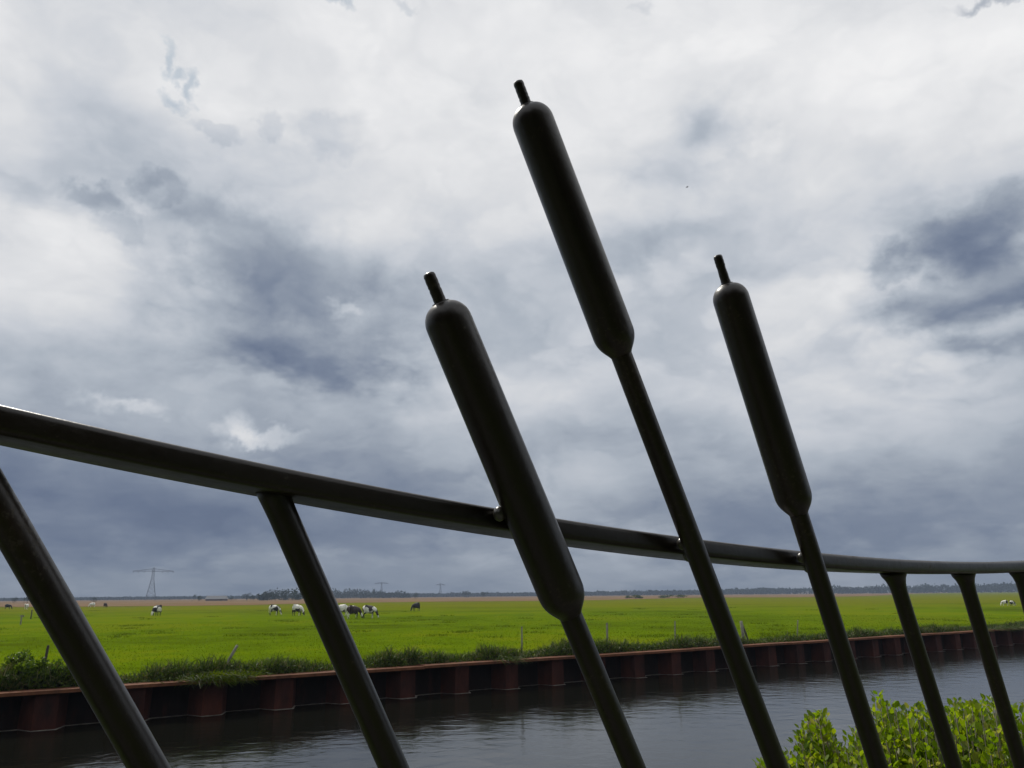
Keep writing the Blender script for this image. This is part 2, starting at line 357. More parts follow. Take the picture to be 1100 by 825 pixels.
# meadow: rises slightly to the capping of the wall
def strip_mesh(name, rows, mat, t0=-600, t1=3200, step=None):
    ts = [t0, -40, -20] + list(np.arange(-10, 90, 2.0)) + [100, 140, 200, 400, 800, t1] if step is None else step
    V = [cz(t, p, z) for (p, z) in rows for t in ts]; k = len(ts)
    Fc = [(r * k + i, r * k + i + 1, (r + 1) * k + i + 1, (r + 1) * k + i) for r in range(len(rows) - 1) for i in range(k - 1)]
    me = bpy.data.meshes.new(name); me.from_pydata([tuple(v) for v in V], [], Fc); me.polygons.foreach_set('use_smooth', [True] * len(Fc)); me.update()
    o = obj(name, me, mat); tag(o, kind='structure'); return o
strip_mesh('meadow', [(WALL + .56, -.3), (WALL + .58, .80), (WALL + 1.2, .84), (WALL + 2.5, .76), (WALL + 5, FZ), (60, FZ), (120, FZ), (400, FZ), (3000, FZ)], FIELD)
strip_mesh('near_bank', [(-700, 1.38), (-40, 1.38), (-3, 1.38), (2.4, 1.36), (2.9, 1.25), (3.15, .9), (3.2, -.4)], NEAR)
EF = Vector((.3408, .257, 0)).normalized(); NF = Vector((EF.y, -EF.x, 0))       # along the railing, towards the camera
DA = Vector((-.582 * .45, .45, 0)).dot(NF)
def fp(s, off, z): v = EF * s + NF * (DA + off); return Vector((v.x, v.y, z))
PZ = 1.42
sheet('path', [fp(-6, -.12, PZ), fp(9, -.12, PZ), fp(9, 2.3, PZ), fp(-6, 2.3, PZ)], PATH)
# stubble field far off
front = [(-700, 652.5), (-200, 652.3), (0, 652), (60, 652), (140, 651.2), (200, 650.6), (270, 649.8), (350, 647.8), (450, 646.4), (560, 645.6), (640, 644.6), (760, 641.8), (850, 641.6), (930, 640.4), (985, 637.6), (1040, 636.4), (1100, 635.6)]
fpts = [on_z(x, y, FZ + .05) for x, y in front]
bpts = [Vector((p.x / p.y * 2900, 2900, FZ + .05)) for p in fpts[::-1]]
sheet('stubble_field', fpts + bpts, SAND)

# ------------------------------------------------------------------ sheet pile wall
wall = empty('sheet_pile_wall', cz(wall_t(500), WALL, 0)); WI = Matrix.Translation(-wall.location)
tag(wall, 'long rust red corrugated steel bank wall along the far side of the canal', 'wall')
per = 1.92; prof = [(-.25, 0), (.25, 0), (.50, .5), (1.42, .5)]   # (t, depth behind the face)
V = []; Fc = []; zs = [-1.2, -.02, .22, .5, .865]; ts = []
for k in range(-26, 90):
    for a, dpt in prof: ts.append((1.89 + per * k + a, dpt))
prng = random.Random(3)
for (t_, dp) in ts:
    for z in zs:
        V.append(WI @ cz(t_, WALL + dp - .02, z))
nz = len(zs)
for i in range(len(ts) - 1):
    for j in range(nz - 1): Fc.append((i * nz + j, (i + 1) * nz + j, (i + 1) * nz + j + 1, i * nz + j + 1))
pm = MB(); pm.v = [tuple(v) for v in V]; pm.f = Fc
po = pm.build('piling', RUST_D, wall); po.data.materials.append(RECESS_SHADE)
for q_, pl_ in enumerate(po.data.polygons): pl_.material_index = 1 if (q_ // (nz - 1)) % 4 == 2 else 0  # recessed back pans get the steel with shade painted in
cb = MB()
Mw = Matrix(((CD.x, CN.x, 0), (CD.y, CN.y, 0), (0, 0, 1))).to_4x4()
segs = np.arange(-48, 170, 6.0)
for i, t_ in enumerate(segs):
    dz = prng.uniform(-.012, .012); L = 5.985
    for (p, z, w_, h_) in ((WALL + .16, .885 + dz, .60, .03), (WALL - .125, .858 + dz, .025, .075)):
        c = cz(t_ + 3, p, z); M = Matrix.Translation(WI @ c) @ Mw; cb.box((0, 0, 0), (L, w_, h_), M)
cb.build('capping_beam', RUST_L, wall)
# scum where the water meets the piles
sv = []; sf = []
pts = [(a, b) for a, b in ts if -10 < a < 90]
for i, (t_, dp) in enumerate(pts):
    w_ = .07 + .10 * prng.random()
    sv += [cz(t_, WALL + dp - .02, .006), cz(t_, WALL + dp - .03 - w_, .004)]
    if i: sf.append((2 * i - 2, 2 * i, 2 * i + 1, 2 * i - 1))
sm = MB(); sm.v = [tuple(v) for v in sv]; sm.f = sf
tag(sm.build('scum_line', FOAM), 'thin pale line of scum on the water along the rusty bank wall', 'scum', kind='stuff')

# ------------------------------------------------------------------ foliage generators
def rot_frames(n, rng, tilt=1.0):
    """random unit direction and side vectors"""
    d = rng.normal(size=(n, 3)); d[:, 2] = np.abs(d[:, 2]) * tilt; d /= np.linalg.norm(d, axis=1)[:, None]
    r = rng.normal(size=(n, 3)); s = np.cross(d, r); s /= np.linalg.norm(s, axis=1)[:, None]
    return d, s
def leaf_arrays(P, d, s, L, W):
    """six-point folded leaves"""
    n = len(P); L = np.broadcast_to(L, n)[:, None]; W = np.broadcast_to(W, n)[:, None]
    up = np.cross(s, d)
    pts = [P, P + d * L * .35 + s * W * .5 + up * W * .12, P + d * L * .72 + s * W * .42 + up * W * .12, P + d * L, P + d * L * .72 - s * W * .42 + up * W * .12, P + d * L * .35 - s * W * .5 + up * W * .12]
    V = np.stack(pts, 1).reshape(-1, 3); b = (np.arange(n) * 6)[:, None]
    F = np.concatenate([b + np.array([[0, 1, 2, 3]]), b + np.array([[0, 3, 4, 5]])], 0)
    return V, F
def blade_arrays(P, d, s, L, W, droop=.3):
    n = len(P); L = np.broadcast_to(L, n)[:, None]; W = np.broadcast_to(W, n)[:, None]
    h = d.copy(); h[:, 2] = 0
    m = P + d * L * .55; t = P + d * L + h * L * droop - np.array([0, 0, 1]) * L * droop * .5
    V = np.stack([P - s * W / 2, P + s * W / 2, m + s * W * .35, m - s * W * .35, t], 1).reshape(-1, 3); b = (np.arange(n) * 5)[:, None]
    F = np.concatenate([b + np.array([[0, 1, 2]]), b + np.array([[0, 2, 3]]), b + np.array([[3, 2, 4]])], 0)
    return V, F
def vn(t, seed=0):
    """1-D value noise"""
    t = np.asarray(t, float); i = np.floor(t).astype(int); f = t - i; f = f * f * (3 - 2 * f)
    r = np.random.default_rng(seed).random(4096); return r[i % 4096] * (1 - f) + r[(i + 1) % 4096] * f
def up_dirs(n, rng, spread):
    d = rng.normal(size=(n, 3)) * spread; d[:, 2] = 1; d /= np.linalg.norm(d, axis=1)[:, None]
    a = rng.random(n) * 2 * pi; r = np.stack([np.cos(a), np.sin(a), np.zeros(n)], 1); s = np.cross(d, r); s /= np.linalg.norm(s, axis=1)[:, None]
    return d, s
cd = np.array(CD); cn = np.array(CN)

# weeds along the top of the far bank
def bank_weeds():
    n = 105000; t = -9 + 85 * RNG.random(n) ** 1.35; p = WALL + .32 + np.abs(RNG.normal(size=n)) * .55
    env = .25 + .75 * np.clip(vn(t * .55, 1) * .65 + vn(t * 2.1, 2) * .6 - .26, 0, 1)
    env *= np.interp(t, [20, 45], [1, .62])
    env *= 1 - .85 * np.exp(-((t - 9.9) / .8) ** 2) * (t < 11)
    keep = RNG.random(n) < np.clip(env * 1.3, .15, 1); t, p, env = t[keep], p[keep], env[keep]; n = len(t)
    h = .60 * env * np.exp(-((p - WALL - .7) / .75) ** 2) + .08
    z = .82 + RNG.random(n) * h * .85
    P = cd[None] * t[:, None] + cn[None] * p[:, None]; P[:, 2] = z
    k = n // 2
    d, s = up_dirs(k, RNG, .45); V1, F1 = blade_arrays(P[:k], d, s, h[:k] * RNG.uniform(.35, .8, k) + .08, RNG.uniform(.012, .03, k), .35)
    d, s = rot_frames(n - k, RNG, .6); V2, F2 = leaf_arrays(P[k:], d, s, RNG.uniform(.06, .15, n - k), RNG.uniform(.03, .075, n - k))
    o = obj('bank_weeds', np_mesh('bank_weeds_blades', V1, F1), WEED)
    bm = bmesh.new(); bm.from_mesh(o.data); m2 = np_mesh('tmp', V2, F2); bm.from_mesh(m2); bm.to_mesh(o.data); bm.free(); bpy.data.meshes.remove(m2)
    tag(o, 'ragged dark green weeds along the top of the rusty bank wall', 'weeds', kind='stuff')
bank_weeds()
def hanging(t0, wd, n, label, mat=None):
    t = RNG.normal(size=n) * wd + t0; p = WALL - .15 + RNG.uniform(-.05, .5, n)
    P = cd[None] * t[:, None] + cn[None] * p[:, None]; P[:, 2] = .885 + RNG.random(n) * .06
    d = RNG.normal(size=(n, 3)) * .4 - cn[None] * RNG.uniform(.2, 1.1, n)[:, None]; d[:, 2] = RNG.uniform(-.1, .8, n); d /= np.linalg.norm(d, axis=1)[:, None]
    s = np.cross(d, RNG.normal(size=(n, 3))); s /= np.linalg.norm(s, axis=1)[:, None]
    V, F = blade_arrays(P, d, s, RNG.uniform(.15, .42, n), RNG.uniform(.01, .025, n), .9)
    tag(obj('hanging_grass', np_mesh('hanging_grass', V, F), mat or BLADE), label, 'grass', kind='stuff')
hanging(wall_t(243), .36, 800, 'grass spilling over the capping beam below the pale leaning stake')
hanging(wall_t(236), .50, 500, 'darker weeds hanging down the piles below the pale leaning stake', WEED)
hanging(wall_t(548), .30, 160, 'small tuft of dry weeds hanging over the wall left of the nearest cattail stem', WEED)
hanging(wall_t(1085), 1.3, 420, 'weeds hanging over the wall at the right edge of the photo', WEED)
# short grass blades over the near part of the meadow
def meadow_grass():
    n = 120000; t = -14 + 92 * RNG.random(n); p = WALL + .8 + 60 * RNG.random(n) ** 2.2
    P = cd[None] * t[:, None] + cn[None] * p[:, None]; P[:, 2] = np.interp(p - WALL, [.3, 1.2, 2.5, 5], [.80, .84, .76, FZ]) - .01
    d, s = up_dirs(n, RNG, .5); V, F = blade_arrays(P, d, s, RNG.uniform(.03, .075, n) * (1 + .8 * vn(t * .8 + p * 1.7, 5)), RNG.uniform(.012, .03, n), .4)
    tag(obj('meadow_grass', np_mesh('meadow_grass', V, F), BLADE), 'short bright green grass covering the meadow beyond the canal', 'grass', kind='stuff')
    # coarse tussocks further out
    c = 110; V = []; F = []; off = 0; L = []
    ax = RNG.uniform(-60, 1150, c); ay = RNG.uniform(652, 690, c)
    C = np.array([on_z(a, b, FZ) for a, b in zip(ax, ay)])
    C = C[(C @ cn) > WALL + 3]; per_ = 70; P = np.repeat(C, per_, 0); P[:, 0] += RNG.normal(size=len(P)) * .5; P[:, 1] += RNG.normal(size=len(P)) * .5
    d, s = up_dirs(len(P), RNG, .6); V, F = blade_arrays(P, d, s, RNG.uniform(.1, .24, len(P)), RNG.uniform(.02, .05, len(P)), .4)
    tag(obj('grass_tussocks', np_mesh('grass_tussocks', V, F), BLADE), 'scattered darker tussocks out on the green meadow', 'grass', kind='stuff')
meadow_grass()

def leafy_bush(name, loc, rx, ry, h, n, mat, lsz, label, cat='bush', group=None, seed=1):
    r = np.random.default_rng(seed); root = empty(name, loc); tag(root, label, cat, group)
    k = 16; cc = r.uniform(-1, 1, (k, 3)) * np.array([rx * .75, ry * .75, 0]); cc[:, 2] = r.uniform(.25, .85, k) * h * (1 - .4 * (cc[:, 0] / rx) ** 2)
    idx = r.integers(0, k, n); q = r.normal(size=(n, 3)); q /= np.linalg.norm(q, axis=1)[:, None]
    P = cc[idx] + q * (r.random(n) ** .4)[:, None] * np.array([rx, ry, h]) * .27; P[:, 2] = np.abs(P[:, 2])
    d, s = rot_frames(n, r, .8); V, F = leaf_arrays(P, d, s, r.uniform(.7, 1.3, n) * lsz, r.uniform(.45, .7, n) * lsz)
    obj('foliage', np_mesh('foliage', V, F), mat, root)
    b = MB()
    for c_ in cc[:9]: b.tube([(c_[0] * .2, c_[1] * .2, 0), (c_[0] * .6, c_[1] * .6, c_[2] * .5), tuple(c_)], [.02, .014, .006], 6)
    b.build('stem', BARK, root, True); return root
BW = leafmat('bramble_leaf', [(.04, .08, .006), (.07, .12, .006), (.10, .16, .008), (.12, .18, .012)], .5, .4)
leafy_bush('leafy_bush', cz(wall_t(28), WALL + .9, .8), .62, .45, .88, 1500, BW, .10, 'leafy green bush at the left end of the bank round the dark upright stake', seed=4)
leafy_bush('leafy_bush', cz(wall_t(70), WALL + .8, .8), .5, .4, .66, 1100, BW, .09, 'lower leafy bush on the bank just right of the dark upright stake', seed=5)

# ------------------------------------------------------------------ stakes
def stake(px0, px1, P, r, mat, label, rails=None, name='wooden_stake'):
    """px0 foot pixel column, px1 (x,y) of its top; stands at P"""
    P = Vector(P); d = (P - EYE); rr = sqrt(d.x ** 2 + d.y ** 2)
    top = at_dist(px1[0], px1[1], rr)
    root = MB(); v = top - P
    root.tube([Vector((0, 0, -.1)), v * .5 + Vector((.01, 0, 0)), v * .985, v], [r, r * .95, r * .9, r * .6], 8)
    o = root.build(name, mat, None, True); o.location = P; tag(o, label, 'stake', 'stakes along the far bank'); return o
def bankpt(x, off, z=.82):
    t_ = wall_t(x, 720) ; d = ray(x, 700); k = (WALL + off) / d.dot(CN); q = d * k; return Vector((q.x, q.y, z))
stake(0, (52, 693), bankpt(47, .9), .035, STAKE_D, 'dark upright stake among the leafy bushes at the left end of the bank')
stake(0, (255, 693), bankpt(236, .8), .045, STAKE, 'pale stake leaning far to the right above the grass clump on the wall')
stake(0, (560.5, 673), bankpt(560, 1.0), .03, STAKE, 'thin grey stake on the bank just left of the nearest cattail stem')
stake(0, (652, 669), bankpt(652, 1.0), .04, STAKE, 'grey stake on the bank between the near and the tall cattail stems')
stake(0, (725, 667), bankpt(725, 1.2), .03, STAKE, 'faint thin stake on the bank left of the tall cattail stem')
stake(0, (857, 666), bankpt(857, 1.2), .03, STAKE, 'faint thin stake on the bank between the tall and the right cattail stems')
stake(0, (796, 667), bankpt(800, .9), .07, STAKE, 'thick pale stake leaning left beside the tall cattail stem')
stake(0, (797, 670), bankpt(806, .9), .045, STAKE_D, 'dark prop leaning against the thick pale stake beside the tall cattail stem')
stake(0, (34.5, 655), on_z(33, 665, FZ), .07, STAKE_D, 'short dark stake standing in the meadow below the white cow at the left')
# low cross shaped marker
p = on_z(22, 671, FZ); cr = MB(); cr.box((0, 0, .45), (.10, .08, .9)); cr.box((0, .06, .78), (.42, .03, .12))
o = cr.build('marker_post', STAKE); o.location = p; tag(o, 'small pale post with a cross board in the meadow at the far left', 'post')

# ------------------------------------------------------------------ cows
def cow_mesh(name, pose):
    V = []; E = []; R = []
    def v(p, r, link=None):
        V.append(p); R.append(r)
        if link is not None: E.append((link, len(V) - 1))
        return len(V) - 1
    a = v((-.05, 0, .98), (.42, .50))                    # belly centre, x forward
    rump = v((-.62, 0, 1.06), (.36, .42), a); tail0 = v((-.84, 0, 1.12), (.27, .32), rump)
    ch = v((.50, 0, 1.00), (.34, .44), a); sh = v((.76, 0, 1.06), (.25, .33), ch)
    if pose == 'graze':
        n1 = v((.98, 0, .92), (.16, .23), sh); n2 = v((1.14, 0, .64), (.13, .17), n1); hd = v((1.24, 0, .42), (.14, .16), n2); mz = v((1.34, 0, .16), (.10, .11), hd); v((1.41, 0, .09), (.07, .06), mz)
    else:
        n1 = v((.98, 0, 1.28), (.12, .19), sh); n2 = v((1.14, 0, 1.44), (.10, .13), n1); hd = v((1.28, 0, 1.46), (.11, .13), n2); mz = v((1.50, 0, 1.34), (.08, .08), hd); v((1.56, 0, 1.30), (.07, .06), mz)
    for sd_ in (-1, 1):
        e = v((hd_ := V[hd])[0:1] + (sd_ * .12, V[hd][2] + .10) if False else (V[hd][0] - .06, sd_ * .13, V[hd][2] + .07), (.035, .05), hd); v((V[hd][0] - .08, sd_ * .26, V[hd][2] + .05), (.02, .035), e)
        u = v((.52, sd_ * .17, .78), (.12, .13), ch); k = v((.53, sd_ * .18, .48), (.065, .07), u); f = v((.50, sd_ * .18, .14), (.042, .045), k); v((.53, sd_ * .18, .03), (.055, .05), f)
        u = v((-.62, sd_ * .18, .82), (.13, .17), rump); k = v((-.56, sd_ * .19, .60), (.08, .10), u); hk = v((-.72, sd_ * .19, .42), (.05, .06), k); f = v((-.67, sd_ * .19, .13), (.04, .045), hk); v((-.63, sd_ * .19, .03), (.055, .05), f)
    t1 = v((-.93, 0, 1.10), (.03, .03), tail0); t2 = v((-.96, 0, .78), (.022, .022), t1); v((-.96, 0, .45), (.035, .035), t2)
    ud = v((-.36, 0, .66), (.13, .13), rump)
    me = bpy.data.meshes.new(name); me.from_pydata(V, E, []); me.update()
    o = bpy.data.objects.new(name, me); COL.objects.link(o)
    md = o.modifiers.new('skin', 'SKIN'); md.use_smooth_shade = True
    for i, r in enumerate(R): me.skin_vertices[0].data[i].radius = r; me.skin_vertices[0].data[i].use_root = (i == 0)
    sb = o.modifiers.new('sub', 'SUBSURF'); sb.levels = 1; sb.render_levels = 1
    dg = bpy.context.evaluated_depsgraph_get(); m2 = bpy.data.meshes.new_from_object(o.evaluated_get(dg)); m2.name = name
    bpy.data.objects.remove(o, do_unlink=True); m2.materials.clear(); m2.materials.append(COW); return m2
GR, ST = cow_mesh('cow_grazing', 'graze'), cow_mesh('cow_standing', 'stand')
# x, feet y, heading (deg, 0 = facing right in the photo), mesh, height m, (dark threshold, seed, brownness), label
herd = [
    (8, 654.6, 10, GR, 1.35, (.0, .1, 0), 'black cow grazing at the far left edge of the meadow'),
    (28, 654.9, 250, ST, 1.35, (.62, .2, 0), 'mostly white cow seen end on at the left, beside the leaning post of the railing'),
    (99, 652.6, 170, GR, 1.4, (.66, .33, 0), 'white cow grazing on the edge of the stubble, left of the pylon'),
    (113, 652.6, 60, GR, 1.25, (.0, .4, .9), 'dark brown cow beside the white one at the edge of the stubble'),
    (168, 661.6, 235, GR, 1.5, (.43, .25, 0), 'black and white cow grazing alone below the large pylon'),
    (294, 661.2, -20, GR, 1.45, (.45, .63, 0), 'white cow with a black saddle grazing, left one of the pair beside the leaning post'),
    (319, 661.6, -35, GR, 1.5, (.52, .71, .3), 'pale grey and white cow, right one of the pair beside the leaning post'),
    (367, 662.0, 200, ST, 1.5, (.62, .18, .5), 'pale cow half hidden by the leaning post, at the left of the huddle'),
    (379, 665.0, 20, GR, 1.5, (.44, .83, .5), 'dark cow with a white patch in the middle of the huddle'),
    (396, 664.4, -10, GR, 1.5, (.43, .47, .2), 'black cow with white legs at the right of the huddle'),
    (447, 656.6, 215, GR, 1.4, (.0, .9, 0), 'black cow grazing alone right of the huddle'),
    (1080, 650.8, 200, GR, .95, (.60, .11, 0), 'white cow resting at the far right of the meadow'),
    (1088, 651.0, 50, GR, .90, (.48, .55, 0), 'black and white cow behind the white one at the far right'),
]
for (x, y, hd, me, h, c, lab) in herd:
    o = obj('cow', me); P = on_z(x, y, FZ); o.location = P; k = h / 1.42; o.scale = (k * .74, k * .95, k * .88)
    o.rotation_euler = (0, 0, radians(hd) - atan2(P.x, P.y)); o.color = (c[0], c[1], c[2], 1)
    tag(o, lab, 'cow', 'cows grazing in the meadow')

# ------------------------------------------------------------------ far trees, woods, buildings, pylons
def crown(P, r, h, n, lsz, rng, low=.12):
    k = 7; cc = rng.normal(size=(k, 3)) * np.array([r * .45, r * .45, h * .16]); cc[:, 2] += h * .62
    idx = rng.integers(0, k, n); q = rng.normal(size=(n, 3)); q /= np.linalg.norm(q, axis=1)[:, None]
    Q = cc[idx] + q * (rng.random(n) ** .4)[:, None] * np.array([r * .5, r * .5, h * .26]); lowq = rng.random(n) < low; Q[lowq, 2] *= rng.random(lowq.sum()); Q[:, 2] = np.clip(Q[:, 2], h * .04, None)
    Q = Q + np.array(P)
    d, s = rot_frames(n, rng, 1); return leaf_arrays(Q, d, s, rng.uniform(.7, 1.3, n) * lsz, rng.uniform(.6, 1, n) * lsz)
def tree(x, dist, h, r, label, n=260, group='trees standing on the horizon', seed=1, name='tree', mat=None, leaf=.07, P=None):
    rng = np.random.default_rng(seed)
    if P is None: P = at_dist(x, 640, dist)
    root = empty(name, (P.x, P.y, FZ)); tag(root, label, 'tree', group)
    V, F = crown((0, 0, 0), r, h, n, h * leaf * 1.6, rng); obj('crown', np_mesh('crown', V, F), mat or FAR, root)
    b = MB(); b.tube([(0, 0, -.1), (.1, 0, h * .3), (0, .1, h * .7)], [h * .03, h * .022, h * .008], 7)
    for q in range(5):
        a = q * 2.2; b.tube([(.08, 0, h * .3), (cos(a) * r * .3, sin(a) * r * .3, h * .5), (cos(a) * r * .55, sin(a) * r * .55, h * .68)], [h * .014, h * .01, h * .004], 5)
    b.build('trunk', BARK, root, True); return root
tree(16, 620, 3.6, 2.6, 'leftmost of the two small round trees on the horizon at the left', seed=11)
tree(30, 620, 4.4, 2.4, 'taller of the two small trees on the horizon, beside the leaning post', seed=12)
tree(101, 640, 3.4, 2.4, 'small lone tree on the horizon above the white and brown cows', seed=13)
tree(214, 600, 4.0, 2.6, 'small dark tree at the left end of the low barn right of the pylon', seed=14)
tree(249, 640, 2.6, 3.4, 'low dark tree at the right end of the low barn', seed=24)
tree(265, 620, 5.0, 3.0, 'small tree on the horizon just left of the dark wood', seed=15)
tree(272, 660, 4.0, 2.4, 'smaller pale tree between the small tree and the dark wood', seed=16)
tree(501, 900, 7.4, 4.6, 'rounded tree standing up from the treeline left of the nearest cattail stem', seed=17)
tree(519, 900, 5.8, 4.2, 'lower rounded tree in the treeline closest to the nearest cattail stem', seed=18)
tree(446, 800, 5.0, 5, 'wide low tree on the horizon between the two faint pylons', seed=19)
def wood(label, profile, dist, dd, dens, lsz, seed, name='distant_wood'):
    """profile: (x px, height px) of the skyline"""
    rng = np.random.default_rng(seed); xs = [p_[0] for p_ in profile]; hs = [p_[1] for p_ in profile]
    Vs = []; Fs = []; off = 0; x = xs[0]
    while x < xs[-1]:
        h = np.interp(x, xs, hs) * rng.uniform(.72, 1.08); D = dist * (1 + rng.uniform(-dd, dd)); H = h * D / F0 * .97
        P = at_dist(x, 640, D); P.z = FZ; V, F = crown(P, H * rng.uniform(.5, .8), H, int(dens * rng.uniform(.8, 1.2)), lsz, rng, .4)
        Vs.append(V); Fs.append(F + off); off += len(V); x += max(.9, h * rng.uniform(.25, .5))
    tag(obj(name, np_mesh(name, np.concatenate(Vs), np.concatenate(Fs)), FAR), label, 'wood', kind='stuff')
wood('dark dense wood on the horizon behind the pair of cows, cut by the leaning post', [(280, 6), (288, 9), (300, 10), (306, 12), (312, 10.5), (322, 9.5)], 620, .04, 130, 1.1, 21)
wood('hazier wood on the horizon continuing right of the leaning post to the faint pylon', [(322, 8), (345, 8), (368, 9), (376, 10.5), (384, 8.5), (396, 9.5), (404, 7.5), (415, 6), (428, 5.5), (440, 3.2)], 1050, .05, 110, 1.6, 22)
wood('low hazy treeline along the horizon from the faint pylons to the right edge', [(0, 1.2), (300, 1.8), (430, 3.0), (500, 3.0), (560, 2.8), (640, 3.6), (700, 4.2), (760, 4.4), (800, 5.2), (826, 6.2), (836, 5.6), (860, 5), (900, 6), (940, 6.6), (1000, 6.8), (1012, 8.6), (1024, 7.2), (1060, 7.4), (1100, 7.0), (1160, 6)], 1500, .05, 70, 3.2, 23)

def barn(x, dist, wpx, wall_h, roof_h, label, rz=0, wm=WALLB, rm=ROOF, name='barn'):
    P = at_dist(x, 640, dist); W = wpx * dist / F0; D = 14.0
    root = empty(name, (P.x, P.y, FZ), -atan2(P.x, P.y) + rz); tag(root, label, 'building')
    b = MB(); b.box((0, 0, wall_h / 2 - .3), (W, D, wall_h + .6)); b.build('wall', wm, root)
    r = MB(); o_ = .6
    V = [(-W / 2 - o_, -D / 2 - o_, wall_h), (W / 2 + o_, -D / 2 - o_, wall_h), (W / 2 + o_, D / 2 + o_, wall_h), (-W / 2 - o_, D / 2 + o_, wall_h), (-W / 2 + 1, 0, wall_h + roof_h), (W / 2 - 1, 0, wall_h + roof_h)]
    r.add(V, [(0, 1, 5, 4), (2, 3, 4, 5), (1, 2, 5), (3, 0, 4), (3, 2, 1, 0)]); r.build('roof', rm, root)
    d = MB(); d.box((W * .2, -D / 2 - .06, wall_h * .42), (W * .1, .1, wall_h * .8)); d.build('door', STAKE_D, root)
barn(233, 640, 20, 1.4, 2.4, 'long low barn on the horizon right of the large pylon')
barn(668, 1500, 46, 3.0, 4.0, 'long dark barn in the treeline between the near and tall cattail stems')
barn(865, 1500, 7, 4.0, 2.0, 'small pale house on the horizon left of the right cattail stem', wm=WALLW, name='house')
# low green mounds at the edge of the stubble
for (x, y, sz, lab) in [(722, 642, 9, 'larger low green mound at the far edge of the meadow left of the tall cattail'), (681, 642.5, 5, 'smaller low green mound left of the larger one at the far meadow edge')]:
    P = on_z(x, y + .5, FZ); leafy_bush('bush_mound', P, sz, sz * .6, 1.7, 900, WEED, .5, lab, 'bush', seed=int(x))

def pylon(x, dist, H, arm, label, arms, seed=0, r=.2, turn=0):
    P = at_dist(x, 640, dist); root = empty('power_pylon', (P.x, P.y, FZ), -atan2(P.x, P.y) + turn); tag(root, label, 'pylon', 'power pylons on the horizon')
    b = MB(); w0 = H * .15; wt = H * .025; split = .62
    def w(z): return w0 + (wt * 1.6 - w0) * min(z / (split * H), 1) if z < split * H else wt * 1.6 + (wt - wt * 1.6) * ((z - split * H) / ((1 - split) * H))
    zs = [0, .14, .27, .39, .50, .62, .70, .78, .86, .93, 1.0]
    for a, c in zip(zs[:-1], zs[1:]):
        za, zc = a * H, c * H; wa, wc = w(za), w(zc)
        for sx, sy in ((-1, -1), (1, -1), (1, 1), (-1, 1)): b.bar((sx * wa, sy * wa, za), (sx * wc, sy * wc, zc), r * (1.5 if c <= .62 else 1.0), 4)
        for sx, sy, tx, ty in ((-1, -1, 1, -1), (1, -1, 1, 1), (1, 1, -1, 1), (-1, 1, -1, -1)):
            b.bar((sx * wa, sy * wa, za), (tx * wc, ty * wc, zc), r * .5, 3); b.bar((tx * wa, ty * wa, za), (sx * wc, sy * wc, zc), r * .5, 3)
            b.bar((sx * wc, sy * wc, zc), (tx * wc, ty * wc, zc), r * .5, 3)
    b.build('lattice_tower', GALV, root)
    for (z, span) in arms:
        z *= H
        for sgn in (-1, 1):
            m = MB(); tip = (sgn * span, 0, z + .2)
            for sy in (-1, 1):
                m.bar((0, sy * wt, z), tip, r * .9, 4); m.bar((0, sy * wt, z + H * .085), (tip[0], 0, tip[2] + .2), r * .9, 4)
            n = 6
            for i in range(n):
                f0, f1 = i / n, (i + 1) / n
                m.bar((sgn * span * f0, 0, z + .1), (sgn * span * f1, 0, z + H * .085 * (1 - f1) + .2), r * .6, 3)
            for f0 in (.45, .72, .98): m.bar((sgn * span * f0, 0, z), (sgn * span * f0, 0, z - H * .05), r * .9, 5)
            m.build('cross_arm', GALV, root)
pylon(162, 1080, 39, 0, 'large lattice power pylon with wide arms at the left of the horizon', [(.88, 23)], r=.32)
pylon(409.5, 1600, 29, 0, 'faint pylon rising from the wood, left one of the two small pylons', [(.92, 13)], r=.34)
pylon(473, 1600, 26, 0, 'faint pylon above the low treeline, right one of the two small pylons', [(.90, 8)], r=.34)

# ------------------------------------------------------------------ bird
P = at_dist(738, 201, 60); bd = MB(); bd.tube([(-.16, 0, 0), (-.05, 0, 0), (.08, 0, .01), (.15, 0, .03), (.19, 0, .02)], [.012, .045, .05, .032, .006], 8)
bo = bd.build('bird', BIRD, None, True); bo.location = P; bo.scale = (.6, .6, .6); bo.rotation_euler = (0, 0, .5); tag(bo, 'tiny dark bird flying high between the tall and right cattails', 'bird')
wg = MB()
for s_ in (-1, 1): wg.add([(.06, 0, .02), (.10, s_ * .14, .08), (.03, s_ * .31, .05), (-.03, s_ * .13, .07), (-.05, 0, .02), (.06, 0, .012), (.10, s_ * .14, .07), (.03, s_ * .31, .045), (-.03, s_ * .13, .06), (-.05, 0, .012)], [(0, 1, 2, 3, 4), (9, 8, 7, 6, 5), (0, 5, 6, 1), (1, 6, 7, 2), (2, 7, 8, 3), (3, 8, 9, 4)])
wg.build('wing', BIRD, bo)

